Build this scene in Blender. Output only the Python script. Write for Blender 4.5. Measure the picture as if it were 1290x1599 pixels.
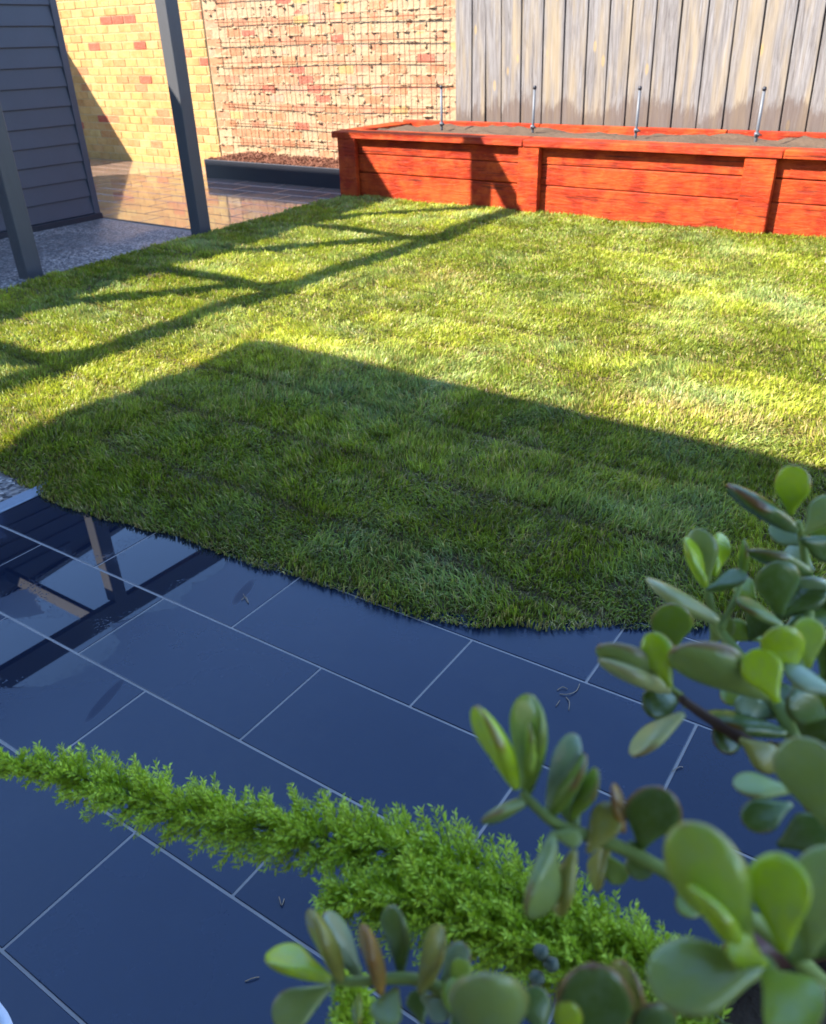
import bpy, bmesh, math, random
import numpy as np
from mathutils import Matrix, Vector
random.seed(7); rng = np.random.default_rng(7)
scene = bpy.context.scene
col = scene.collection
for o in list(bpy.data.objects): bpy.data.objects.remove(o)

# ------------------------------------------------------------------ camera
# world: x runs along the tile rows, y towards the fence, z up, lawn level at z = 0
F_PX, CX, CY, W_PX = 1266.8, 645.0, 799.5, 1290.0
CAM_H = 1.40
def cam_rows(pitch, roll, yaw):
    A = np.array([math.cos(yaw), math.sin(yaw)]); N = np.array([-math.sin(yaw), math.cos(yaw)])
    c, s = math.cos(pitch), math.sin(pitch)
    r = np.array([1, 0, 0.]); fw = np.array([0, c, -s]); dn = np.array([0, -s, -c])
    cr, sr = math.cos(roll), math.sin(roll)
    R = np.array([cr*r+sr*dn, -sr*r+cr*dn, fw])
    return R @ np.array([[A[0], A[1], 0], [N[0], N[1], 0], [0, 0, 1.]]).T
RC = cam_rows(math.radians(30.2), math.radians(1.7), math.radians(-35.74))
CAM = np.array([0, 0, CAM_H])
cam = bpy.data.cameras.new('camera'); camo = bpy.data.objects.new('camera', cam); col.objects.link(camo)
rot = Matrix(((RC[0][0], -RC[1][0], -RC[2][0]), (RC[0][1], -RC[1][1], -RC[2][1]), (RC[0][2], -RC[1][2], -RC[2][2])))
camo.matrix_world = Matrix.Translation(CAM) @ rot.to_4x4()
cam.sensor_fit = 'HORIZONTAL'; cam.sensor_width = 36.0; cam.lens = F_PX/W_PX*36.0
cam.clip_start = 0.02; cam.clip_end = 500
cam.dof.use_dof = True; cam.dof.focus_distance = 1.7; cam.dof.aperture_fstop = 8.5
scene.camera = camo

# ------------------------------------------------------------------ sky, sun, exposure
SUN = Vector((1.0, 1.17, -1.36)).normalized()            # direction the light travels
EL = math.asin(-SUN.z); AZ = math.atan2(-SUN.x, -SUN.y)   # clockwise from +y
world = bpy.data.worlds.new('World'); scene.world = world; world.use_nodes = True
wn = world.node_tree; wn.nodes.clear()
sky = wn.nodes.new('ShaderNodeTexSky'); sky.sky_type = 'NISHITA'; sky.sun_disc = False
sky.sun_elevation = EL; sky.sun_rotation = AZ
sky.air_density = 0.85; sky.dust_density = 0.1; sky.ozone_density = 5.0
bg = wn.nodes.new('ShaderNodeBackground'); bg.inputs['Strength'].default_value = 0.15
wo = wn.nodes.new('ShaderNodeOutputWorld')
wn.links.new(sky.outputs[0], bg.inputs[0]); wn.links.new(bg.outputs[0], wo.inputs[0])
sun = bpy.data.lights.new('sun', 'SUN'); sun.energy = 4.0; sun.angle = math.radians(0.53); sun.color = (1.0, 0.94, 0.84)
suno = bpy.data.objects.new('sun', sun); col.objects.link(suno)
suno.rotation_euler = SUN.to_track_quat('-Z', 'Y').to_euler(); suno.location = (-4, -5, 8)
scene.view_settings.view_transform = 'Standard'; scene.view_settings.look = 'None'
scene.view_settings.gamma = 1.0; scene.view_settings.use_curve_mapping = False
scene.view_settings.exposure = 2.2

# ------------------------------------------------------------------ helpers
def at(x, y, depth):                                      # a point seen at a photo pixel, depth metres ahead
    return Vector(CAM + (np.array([(x-CX)/F_PX, (y-CY)/F_PX, 1.0]) @ RC)*depth)
def proj(P):
    Y = (P - CAM) @ RC.T
    return CX+F_PX*Y[:, 0]/Y[:, 2], CY+F_PX*Y[:, 1]/Y[:, 2], Y[:, 2]
def tag(o, label=None, cat=None, group=None, kind=None):
    if label: o['label'] = label
    if cat: o['category'] = cat
    if group: o['group'] = group
    if kind: o['kind'] = kind
    return o
def mesh(name, verts, faces, mat=None, smooth=False):
    me = bpy.data.meshes.new(name); me.from_pydata([tuple(v) for v in verts], [], faces); me.update()
    if mat: me.materials.append(mat)
    if smooth: me.polygons.foreach_set('use_smooth', [True]*len(me.polygons))
    return me
def link(name, me, parent=None, loc=(0, 0, 0), rz=0.0):
    o = bpy.data.objects.new(name, me); col.objects.link(o); o.location = loc
    if rz: o.rotation_euler = (0, 0, rz)
    if parent: o.parent = parent
    return o
def empty(name, loc=(0, 0, 0)):
    o = bpy.data.objects.new(name, None); o.empty_display_size = 0.1; col.objects.link(o); o.location = loc; return o
def cbox(lx, ly, lz, c=0.004, jit=0.0, taper=0.0):
    """chamfered box centred on the origin, 24 vertices"""
    V = []; idx = {}
    h = (lx/2, ly/2, lz/2)
    for sx in (-1, 1):
        for sy in (-1, 1):
            for sz in (-1, 1):
                s = (sx, sy, sz)
                for ax in range(3):
                    p = [s[k]*(h[k]-(0 if k == ax else c)) for k in range(3)]
                    if jit: p = [q+random.uniform(-jit, jit) for q in p]
                    idx[(s, ax)] = len(V); V.append(p)
    Fc = []
    for ax in range(3):
        a, b = [k for k in range(3) if k != ax]
        for sg in (-1, 1):
            q = []
            for (u, v) in ((-1, -1), (1, -1), (1, 1), (-1, 1)):
                s = [0, 0, 0]; s[ax] = sg; s[a] = u; s[b] = v; q.append(idx[(tuple(s), ax)])
            flip = (sg < 0) != (ax == 1)
            Fc.append(q[::-1] if flip else q)
        for u in (-1, 1):
            for v in (-1, 1):
                q = []
                for t, k in ((-1, a), (1, a), (1, b), (-1, b)):
                    s = [0, 0, 0]; s[ax] = t; s[a] = u; s[b] = v; q.append(idx[(tuple(s), k)])
                Fc.append(q)
    for sx in (-1, 1):
        for sy in (-1, 1):
            for sz in (-1, 1):
                Fc.append([idx[((sx, sy, sz), k)] for k in range(3)])
    bm = bmesh.new(); vs = [bm.verts.new(v) for v in V]
    for q in Fc: bm.faces.new([vs[i] for i in q])
    bmesh.ops.recalc_face_normals(bm, faces=bm.faces)
    return bm
def bm2me(bm, name, mat=None, smooth=False):
    me = bpy.data.meshes.new(name); bm.to_mesh(me); bm.free()
    if mat: me.materials.append(mat)
    if smooth: me.polygons.foreach_set('use_smooth', [True]*len(me.polygons))
    return me
def box_ob(name, x0, x1, y0, y1, z0, z1, mat, parent=None, c=0.004, jit=0.0):
    me = bm2me(cbox(x1-x0, y1-y0, z1-z0, c, jit), name, mat)
    p = Vector(((x0+x1)/2, (y0+y1)/2, (z0+z1)/2))
    if parent is not None: p = p - parent.location
    return link(name, me, parent, p)
def tube_data(pts, radii, seg=8, cap=True):
    pts = [Vector(p) for p in pts]; V = []; Fc = []
    up = Vector((0.13, 0.2, 0.97))
    for i, p in enumerate(pts):
        t = (pts[min(i+1, len(pts)-1)]-pts[max(i-1, 0)]).normalized()
        a = t.cross(up)
        if a.length < 1e-3: a = t.cross(Vector((1, 0, 0)))
        a.normalize(); b = t.cross(a).normalized()
        for k in range(seg):
            an = 2*math.pi*k/seg; V.append(p+(a*math.cos(an)+b*math.sin(an))*radii[i])
    for i in range(len(pts)-1):
        for k in range(seg):
            k2 = (k+1) % seg
            Fc.append((i*seg+k, i*seg+k2, (i+1)*seg+k2, (i+1)*seg+k))
    if cap:
        Fc.append(tuple(range(seg))[::-1]); Fc.append(tuple((len(pts)-1)*seg+k for k in range(seg)))
    return V, Fc
def smooth_line(pts, n=6):
    P = [Vector(p) for p in pts]; out = []
    for i in range(len(P)-1):
        p0, p1, p2, p3 = P[max(i-1, 0)], P[i], P[i+1], P[min(i+2, len(P)-1)]
        for k in range(n):
            t = k/n
            out.append(0.5*((2*p1)+(p2-p0)*t+(2*p0-5*p1+4*p2-p3)*t*t+(3*p1-p0-3*p2+p3)*t**3))
    out.append(P[-1]); return out
_h = {}
def vnoise(x, y, sc, seed=0):
    if seed not in _h: _h[seed] = np.random.default_rng(1000+seed).random((257, 257))
    T = _h[seed]; x = np.asarray(x)/sc+50; y = np.asarray(y)/sc+50
    xi = np.floor(x).astype(int); yi = np.floor(y).astype(int); fx = x-xi; fy = y-yi
    fx = fx*fx*(3-2*fx); fy = fy*fy*(3-2*fy)
    g = lambda a, b: T[a % 257, b % 257]
    return (g(xi, yi)*(1-fx)+g(xi+1, yi)*fx)*(1-fy)+(g(xi, yi+1)*(1-fx)+g(xi+1, yi+1)*fx)*fy

# ------------------------------------------------------------------ materials
class Mat:
    def __init__(s, name, rough=0.6, spec=0.5):
        s.m = bpy.data.materials.new(name); s.m.use_nodes = True; s.nt = s.m.node_tree
        s.b = s.nt.nodes['Principled BSDF']; s.out = s.nt.nodes['Material Output']
        s.b.inputs['Roughness'].default_value = rough; s.b.inputs['Specular IOR Level'].default_value = spec
        s.tc = s.nt.nodes.new('ShaderNodeTexCoord')
    def n(s, t, **kw):
        nd = s.nt.nodes.new(t)
        for k, v in kw.items():
            if k.startswith('_'): setattr(nd, k[1:], v)
            else:
                key = {'V': 'Vector', 'Sc': 'Scale', 'D': 'Detail', 'F': 'Factor'}.get(k, k)
                s.set(nd.inputs[key], v)
        return nd
    def set(s, inp, v):
        if isinstance(v, bpy.types.NodeSocket): s.nt.links.new(v, inp)
        elif isinstance(v, bpy.types.Node): s.nt.links.new(v.outputs[0], inp)
        else: inp.default_value = v
    def coords(s, kind='Object', scale=(1, 1, 1), rnd=0.0):
        src = s.tc.outputs[kind]
        if rnd:
            oi = s.n('ShaderNodeObjectInfo'); mu = s.n('ShaderNodeMath', _operation='MULTIPLY'); s.set(mu.inputs[0], oi.outputs['Random']); mu.inputs[1].default_value = rnd
            ad = s.n('ShaderNodeVectorMath', _operation='ADD'); s.set(ad.inputs[0], src); s.set(ad.inputs[1], mu); src = ad.outputs[0]
        mp = s.n('ShaderNodeMapping', V=src); mp.inputs['Scale'].default_value = scale; return mp.outputs[0]
    def noise(s, vec, sc, d=4.0, rough=0.55, dist=0.0):
        nd = s.n('ShaderNodeTexNoise', V=vec, Sc=sc, D=d); nd.inputs['Roughness'].default_value = rough; nd.inputs['Distortion'].default_value = dist
        return nd.outputs[0]
    def vor(s, vec, sc, out='Distance'):
        return s.n('ShaderNodeTexVoronoi', V=vec, Sc=sc).outputs[out]
    def ramp(s, fac, stops, interp='LINEAR'):
        nd = s.n('ShaderNodeValToRGB'); s.set(nd.inputs[0], fac); cr = nd.color_ramp; cr.interpolation = interp
        while len(cr.elements) < len(stops): cr.elements.new(0.5)
        for e, (p, c) in zip(cr.elements, stops):
            e.position = p; e.color = (c, c, c, 1) if not isinstance(c, tuple) else (*c, 1)
        return nd.outputs[0]
    def mix(s, fac, a, b, blend='MIX'):
        nd = s.nt.nodes.new('ShaderNodeMix'); nd.data_type = 'RGBA'; nd.blend_type = blend
        s.set(nd.inputs[0], fac)
        for i, v in ((6, a), (7, b)):
            s.set(nd.inputs[i], (*v, 1) if isinstance(v, tuple) and len(v) == 3 else v)
        return nd.outputs[2]
    def math(s, op, a, b=0.0, clamp=False):
        nd = s.n('ShaderNodeMath', _operation=op, _use_clamp=clamp); s.set(nd.inputs[0], a); s.set(nd.inputs[1], b); return nd.outputs[0]
    def color(s, c): s.set(s.b.inputs['Base Color'], (*c, 1) if isinstance(c, tuple) else c); return s
    def rough(s, r): s.set(s.b.inputs['Roughness'], r); return s
    def bump(s, h, strength=0.3, dist=0.01):
        nd = s.n('ShaderNodeBump'); nd.inputs['Strength'].default_value = strength; nd.inputs['Distance'].default_value = dist
        s.set(nd.inputs['Height'], h); s.nt.links.new(nd.outputs[0], s.b.inputs['Normal']); return s

def m_tile():
    m = Mat('charcoal_porcelain', 0.2, 0.56)
    v = m.coords('Object', rnd=37.0); g = m.n('ShaderNodeNewGeometry').outputs['Position']
    big = m.noise(v, 3.5, 5); fine = m.noise(v, 55, 4)
    oi = m.n('ShaderNodeObjectInfo'); c = m.mix(big, (0.003, 0.009, 0.030), (0.006, 0.016, 0.044)); c = m.mix(oi.outputs['Random'], c, m.mix(1.0, c, (1.9, 1.7, 1.5), 'MULTIPLY'))  # dark tile, with the reflected sky's blue put into its base colour
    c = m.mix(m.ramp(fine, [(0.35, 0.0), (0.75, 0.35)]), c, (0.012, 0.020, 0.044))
    dust = m.ramp(m.noise(g, 2.3, 6, 0.65), [(0.5, 0.0), (0.75, 0.22)]); c = m.mix(dust, c, (0.05, 0.055, 0.065))
    speck = m.ramp(m.vor(v, 42), [(0.0, 1.0), (0.035, 0.0)])
    c = m.mix(m.math('MULTIPLY', speck, 0.3), c, (0.35, 0.35, 0.37))
    # standing water: irregular films of rain that lie on a few tiles
    sep = m.n('ShaderNodeSeparateXYZ'); m.set(sep.inputs[0], g)
    wob = m.noise(g, 4.5, 5, 0.6); tot = None
    for (cx, cy, rx, ry, an) in WET:
        dx = m.math('SUBTRACT', sep.outputs[0], cx); dy = m.math('SUBTRACT', sep.outputs[1], cy)
        ca, sa = math.cos(an), math.sin(an)
        u = m.math('ADD', m.math('MULTIPLY', dx, ca/rx), m.math('MULTIPLY', dy, sa/rx))
        w = m.math('ADD', m.math('MULTIPLY', dx, -sa/ry), m.math('MULTIPLY', dy, ca/ry))
        d = m.math('ADD', m.math('MULTIPLY', u, u), m.math('MULTIPLY', w, w))
        k = m.math('SUBTRACT', 1.0, d)
        tot = k if tot is None else m.math('MAXIMUM', tot, k)
    s = m.math('ADD', tot, m.math('MULTIPLY', m.math('SUBTRACT', wob, 0.5), 1.3))
    drops = m.ramp(m.vor(g, 120), [(0.22, 1.0), (0.34, 0.0)])
    s2 = m.math('SUBTRACT', s, m.math('MULTIPLY', drops, m.math('MULTIPLY', m.noise(g, 11, 2), 0.75)))
    wet = m.ramp(s2, [(0.0, 0.0), (0.12, 1.0)])
    m.color(m.mix(m.math('MULTIPLY', wet, 0.5), c, (0.008, 0.010, 0.015)))
    dry = m.math('ADD', m.math('MULTIPLY', big, 0.16), m.math('ADD', m.math('MULTIPLY', oi.outputs['Random'], 0.07), 0.13))
    sm = None
    for (cx, cy, rx, ry, an) in SMEAR:
        dx = m.math('SUBTRACT', sep.outputs[0], cx); dy = m.math('SUBTRACT', sep.outputs[1], cy); ca, sa = math.cos(an), math.sin(an)
        u = m.math('ADD', m.math('MULTIPLY', dx, ca/rx), m.math('MULTIPLY', dy, sa/rx)); w = m.math('ADD', m.math('MULTIPLY', dx, -sa/ry), m.math('MULTIPLY', dy, ca/ry))
        k = m.math('SUBTRACT', 1.0, m.math('ADD', m.math('MULTIPLY', u, u), m.math('MULTIPLY', w, w))); sm = k if sm is None else m.math('MAXIMUM', sm, k)
    smf = m.ramp(m.math('ADD', sm, m.math('MULTIPLY', m.math('SUBTRACT', wob, .5), .8)), [(0.0, 0.0), (0.5, 0.30)])
    dry = m.math('ADD', dry, smf)
    m.rough(m.mix(wet, m.mix(0.0, dry, dry), (0.012, 0.012, 0.012)))
    m.bump(m.math('MULTIPLY', fine, m.math('SUBTRACT', 1.0, wet)), 0.05, 0.002)
    return m.m
def m_grout():
    m = Mat('pale_grout', 0.8, 0.3); v = m.coords('Object')
    m.color(m.mix(m.noise(v, 9, 4), (0.30, 0.265, 0.24), (0.46, 0.41, 0.37))).bump(m.noise(v, 300, 2), 0.2, 0.002); return m.m
def m_paver():
    m = Mat('wet_paver', 0.05, 0.8); m.b.inputs['Coat Weight'].default_value = 0.5; m.b.inputs['Coat Roughness'].default_value = 0.03; m.b.inputs['Coat IOR'].default_value = 1.7; v = m.coords('Object', rnd=51.0); g = m.n('ShaderNodeNewGeometry').outputs['Position']
    m.color(m.mix(m.noise(v, 7, 5), (0.20, 0.125, 0.09), (0.33, 0.215, 0.16)))
    m.rough(m.ramp(m.noise(g, 2.2, 4), [(0.38, 0.05), (0.7, 0.22)]))
    m.bump(m.noise(g, 9, 3), 0.22, 0.006); return m.m
def m_sand():
    m = Mat('joint_sand', 0.7, 0.3); v = m.coords('Object')
    m.color(m.mix(m.noise(v, 20, 3), (0.20, 0.17, 0.14), (0.34, 0.28, 0.22))); return m.m
def m_aggregate():
    m = Mat('exposed_aggregate', 0.45, 0.5); g = m.n('ShaderNodeNewGeometry').outputs['Position']
    cell = m.n('ShaderNodeTexVoronoi', V=g, Sc=60.0); dist = m.vor(g, 60)
    sep = m.n('ShaderNodeSeparateColor'); m.set(sep.inputs[0], cell.outputs['Color'])
    c = m.ramp(sep.outputs[0], [(0.0, (0.04, 0.035, 0.035)), (0.25, (0.15, 0.12, 0.105)), (0.5, (0.34, 0.28, 0.235)), (0.8, (0.54, 0.46, 0.39)), (1.0, (0.7, 0.64, 0.57))], 'CONSTANT')
    c = m.mix(m.ramp(dist, [(0.45, 0.0), (0.75, 1.0)]), c, (0.20, 0.175, 0.16))
    wet = m.ramp(m.noise(g, 1.3, 4), [(0.42, 0.0), (0.58, 1.0)])
    m.color(m.mix(m.math('MULTIPLY', wet, 0.35), c, (0.10, 0.09, 0.085)))
    m.rough(m.ramp(wet, [(0.0, 0.75), (1.0, 0.45)]))
    m.bump(m.math('SUBTRACT', 1.0, dist), 0.5, 0.006); return m.m
def m_soil(name='soil', a=(0.05, 0.032, 0.02), b=(0.12, 0.08, 0.05)):
    m = Mat(name, 0.95, 0.2); v = m.coords('Object'); n = m.noise(v, 40, 6, 0.7)
    m.color(m.mix(n, a, b)).bump(n, 0.8, 0.02); return m.m
def m_grass():
    m = Mat('grass_blade', 0.42, 0.35)
    at_ = m.n('ShaderNodeAttribute', _attribute_name='tint')
    m.color(at_.outputs['Color'])
    tr = m.n('ShaderNodeBsdfTranslucent'); m.set(tr.inputs['Color'], m.mix(1.0, at_.outputs['Color'], (1.0, 1.0, 0.55), 'MULTIPLY'))
    ms = m.n('ShaderNodeMixShader'); ms.inputs[0].default_value = 0.40
    m.nt.links.new(m.b.outputs[0], ms.inputs[1]); m.nt.links.new(tr.outputs[0], ms.inputs[2]); m.nt.links.new(ms.outputs[0], m.out.inputs['Surface'])
    return m.m
def m_brick(name, soft=0.0):
    m = Mat(name, 0.85, 0.25); oi = m.n('ShaderNodeObjectInfo'); v = m.coords('Object', rnd=61.0)
    n1 = m.noise(v, 9, 5, 0.6); n2 = m.noise(v, 70, 4, 0.6)
    c = m.mix(m.ramp(n1, [(0.3, 0.0), (0.7, 0.75)]), oi.outputs['Color'], m.mix(1.0, oi.outputs['Color'], (0.70, 0.55, 0.42), 'MULTIPLY'))
    c = m.mix(m.ramp(n2, [(0.5, 0.0), (0.72, 0.6)]), c, (0.46, 0.36, 0.22))
    m.color(c).bump(n2, 0.5, 0.006); return m.m
def m_mortar(name, a, b, st=0.7):
    m = Mat(name, 0.95, 0.15); v = m.coords('Object'); n = m.noise(v, 28, 6, 0.65)
    m.color(m.mix(n, a, b)).bump(n, st, 0.012); return m.m
def m_redwood():
    m = Mat('red_stained_sleeper', 0.65, 0.2); v = m.coords('Object', (3.0, 16, 16), rnd=23.0); w = m.coords('Object', rnd=23.0)
    g = m.noise(v, 2.0, 6, 0.65, 0.6); big = m.noise(w, 5.0, 6, 0.7)
    c = m.mix(m.ramp(g, [(0.3, 0.0), (0.75, 1.0)]), (0.19, 0.011, 0.002), (0.38, 0.032, 0.004))
    c = m.mix(m.ramp(big, [(0.42, 0.0), (0.66, 0.85)]), c, (0.50, 0.075, 0.010))
    chip = m.ramp(m.noise(v, 5.5, 5, 0.7), [(0.62, 0.0), (0.74, 0.55)])
    c = m.mix(chip, c, (0.56, 0.20, 0.06))
    crk = m.ramp(m.noise(m.coords('Object', (1.2, 40, 40), rnd=23.0), 1.0, 3, .5, 1.5), [(0.33, 0.75), (0.40, 0.0)]); c = m.mix(crk, c, (0.06, 0.010, 0.004))
    kno = m.ramp(m.vor(m.coords('Object', (1.2, 5, 5), rnd=23.0), 1.7), [(0.0, 0.85), (0.09, 0.0)]); c = m.mix(kno, c, (0.07, 0.012, 0.005))
    m.color(c).bump(g, 0.8, 0.015); m.rough(m.ramp(big, [(0.3, 0.55), (0.8, 0.75)])); return m.m
def m_paling():
    m = Mat('weathered_paling', 0.85, 0.2); v = m.coords('Object', (26, 26, 1.1), rnd=41.0); w = m.coords('Object', (3.4, 3.4, 1.15), rnd=41.0)
    kn = m.vor(w, 2.1); kd = m.ramp(kn, [(0.0, 1.0), (0.05, 0.4), (0.08, 0.9), (0.14, 0.0)])
    g = m.noise(v, 2.6, 7, 0.7, 0.9); big = m.noise(m.coords('Object', (9, 9, 0.8), rnd=41.0), 1.3, 3)
    c = m.ramp(g, [(0.30, (0.07, 0.058, 0.050)), (0.44, (0.145, 0.126, 0.115)), (0.55, (0.19, 0.171, 0.158)), (0.70, (0.27, 0.247, 0.23))])
    c = m.mix(m.ramp(big, [(0.45, 0.0), (0.68, 0.65)]), c, (0.30, 0.225, 0.13))
    c = m.mix(m.math('MULTIPLY', kd, 0.75), c, (0.38, 0.25, 0.09))
    sep = m.n('ShaderNodeSeparateXYZ'); m.set(sep.inputs[0], m.n('ShaderNodeNewGeometry').outputs['Position'])
    gp_ = m.n('ShaderNodeNewGeometry').outputs['Position']; mp = m.n('ShaderNodeMapping', V=gp_); mp.inputs['Scale'].default_value = (14, 14, 2.0)
    mp2 = m.n('ShaderNodeMapping', V=gp_); mp2.inputs['Scale'].default_value = (1.7, 1.7, 0.6)
    hgt = m.math('ADD', m.math('MULTIPLY', m.noise(mp.outputs[0], 1.5, 6, 0.8), 0.62), m.math('MULTIPLY', m.noise(mp2.outputs[0], 1.6, 3), 0.62))
    wet = m.math('SUBTRACT', m.math('ADD', hgt, 0.23), sep.outputs[2])
    c = m.mix(m.ramp(wet, [(0.0, 0.0), (0.09, 0.7)]), c, (0.10, 0.067, 0.05))
    m.color(c).bump(g, 0.4, 0.008); return m.m
def m_paint(name, c, rough=0.5, grain=None):
    m = Mat(name, rough, 0.5); v = m.coords('Object', grain or (1, 1, 1), rnd=13.0); n = m.noise(v, 4, 5, 0.6)
    m.color(m.mix(n, tuple(x*0.82 for x in c), tuple(min(1, x*1.18) for x in c)))
    m.bump(m.noise(v, 30, 3), 0.12 if not grain else 0.35, 0.004); return m.m
def m_metal(name, c, rough=0.35):
    m = Mat(name, rough); m.b.inputs['Metallic'].default_value = 0.9; v = m.coords('Object'); n = m.noise(v, 60, 3)
    m.color(m.mix(n, tuple(x*.75 for x in c), c)); return m.m
def m_leaf():
    m = Mat('jade_leaf', 0.22, 0.8); oi = m.n('ShaderNodeObjectInfo'); v = m.coords('Object', rnd=9.0)
    n = m.noise(v, 2.6, 4); c = m.mix(m.ramp(n, [(0.35, 0.0), (0.8, 0.5)]), oi.outputs['Color'], m.mix(1.0, oi.outputs['Color'], (1.35, 1.2, 0.75), 'MULTIPLY'))
    bloom = m.ramp(m.noise(v, 5, 5, 0.7), [(0.45, 0.0), (0.75, 0.30)]); c = m.mix(bloom, c, (0.34, 0.42, 0.26))
    ea = m.n('ShaderNodeAttribute', _attribute_name='edge')
    e = m.math('MULTIPLY', m.ramp(ea.outputs['Fac'], [(0.80, 0.0), (1.0, 1.0)]), m.ramp(oi.outputs['Random'], [(0.25, 0.15), (0.9, 0.8)]))
    c = m.mix(e, c, (0.34, 0.10, 0.035))
    dots = m.ramp(m.vor(v, 26), [(0.0, 0.35), (0.10, 0.0)]); c = m.mix(dots, c, (0.35, 0.42, 0.28))
    m.color(c); m.bump(m.noise(v, 12, 3), 0.08, 0.02)
    tr = m.n('ShaderNodeBsdfTranslucent'); m.set(tr.inputs['Color'], m.mix(1.0, c, (1.0, 1.1, 0.4), 'MULTIPLY'))
    ms = m.n('ShaderNodeMixShader'); ms.inputs[0].default_value = 0.22
    m.nt.links.new(m.b.outputs[0], ms.inputs[1]); m.nt.links.new(tr.outputs[0], ms.inputs[2]); m.nt.links.new(ms.outputs[0], m.out.inputs['Surface'])
    return m.m
def m_plain(name, c, rough=0.6, sc=20):
    m = Mat(name, rough, 0.4); n = m.noise(m.coords('Object'), sc, 4); m.color(m.mix(n, tuple(x*.7 for x in c), tuple(min(1, x*1.25) for x in c))); return m.m

# tile frame (the patio falls gently, about one degree, towards the lawn's far left)
RT = cam_rows(0.5116, 0.0409, -0.6095); TILE_H = 1.3662
Q = RC.T @ RT
Q4 = Matrix([[float(Q[i][j]) for j in range(3)] for i in range(3)]).to_4x4()
TMAT = Matrix.Translation(Vector(CAM)) @ Q4 @ Matrix.Translation((0, 0, -TILE_H))
def t2g(x, y, z=0.0): return TMAT @ Vector((x, y, z))
def tile_px(x, y):
    d = np.array([(x-CX)/F_PX, (y-CY)/F_PX, 1.0]) @ RT; t = -TILE_H/d[2]; return d[0]*t, d[1]*t
WET = []
for (px, py, rx, ry, an) in ((120, 810, .36, .22, -.1), (170, 915, .30, .17, .3), (262, 870, .22, .20, .5), (30, 1015, .30, .16, .55), (20, 880, .2, .2, 0), (330, 860, .13, .10, .6)):
    g = t2g(*tile_px(px, py)); WET.append((g.x, g.y, rx, ry, an))

SMEAR = []
for (px, py, rx, ry, an) in ((380, 925, .075, .018, 1.9), (165, 1092, .085, .016, 1.9)):
    g = t2g(*tile_px(px, py)); SMEAR.append((g.x, g.y, rx, ry, an))
MT = dict(tile=m_tile(), grout=m_grout(), paver=m_paver(), sand=m_sand(), agg=m_aggregate(), soil=m_soil(), grass=m_grass(),
    brick=m_brick('smooth_brick'), rbrick=m_brick('rough_brick'), mortar=m_mortar('cream_mortar', (0.36, 0.27, 0.14), (0.48, 0.37, 0.20)),
    rmortar=m_mortar('squeezed_mortar', (0.32, 0.215, 0.12), (0.43, 0.315, 0.19), 1.0), red=m_redwood(), paling=m_paling(),
    post=m_paint('charcoal_post', (0.060, 0.060, 0.064), 0.55, (30, 30, 1.0)), clad=m_paint('blue_grey_weatherboard', (0.050, 0.050, 0.064), 0.5),
    dark=m_paint('black_steel', (0.013, 0.014, 0.02), 0.45), rod=m_plain('galvanised_steel', (0.11, 0.115, 0.125), .45, 80), rust=m_metal('rusty_wire', (0.16, 0.06, 0.03), 0.6),
    mulch=m_plain('bark_mulch', (0.16, 0.06, 0.03), 0.9, 60), bedsoil=m_soil('planter_soil', (0.05, 0.032, 0.02), (0.16, 0.105, 0.068)),
    leaf=m_leaf(), stem=m_plain('jade_stem', (0.24, 0.30, 0.06), 0.55, 60), wood_stem=m_plain('brown_stem', (0.10, 0.05, 0.035), 0.7, 60),
    frond=m_plain('fern_needle', (0.56, 0.70, 0.045), 0.5, 40), fstem=m_plain('fern_stem', (0.17, 0.22, 0.05), 0.6, 40), berry=m_plain('berry', (0.09, 0.11, 0.07), 0.5, 60),
    pot=m_plain('brown_glaze', (0.17, 0.065, 0.038), 0.35, 14), white=m_plain('white_glaze', (0.72, 0.74, 0.78), 0.35, 4), dry=m_plain('dry_grass', (0.30, 0.22, 0.15), 0.8, 30),
    roof=m_paint('roof_sheet', (0.10, 0.105, 0.115), 0.5), render=m_paint('house_render', (0.30, 0.29, 0.28), 0.8))

# ------------------------------------------------------------------ setting: ground, path, patio, paving, lawn
g = link('ground', mesh('ground', [(-60, -60, -.09), (60, -60, -.09), (60, 60, -.09), (-60, 60, -.09)], [(0, 1, 2, 3)], MT['soil'])); tag(g, kind='structure')
def slab(name, poly, z0, z1, mat):
    n = len(poly); V = [(x, y, z1) for x, y in poly]+[(x, y, z0) for x, y in poly]
    Fc = [tuple(range(n)), tuple(range(2*n-1, n-1, -1))]+[(i, n+i, n+(i+1) % n, (i+1) % n) for i in range(n)]
    bm = bmesh.new(); me = mesh(name, V, Fc, mat); bm.from_mesh(me); bmesh.ops.recalc_face_normals(bm, faces=bm.faces); bm.to_mesh(me); bm.free(); return me
path = link('path', slab('path', [(-7.3, -1.3), (-2.72, -1.3), (-2.72, 1.75), (-5.1, 1.75), (-5.1, 4.90), (-5.75, 4.955), (-7.3, 5.03)], -.085, -.022, MT['agg'])); tag(path, kind='structure')

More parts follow.
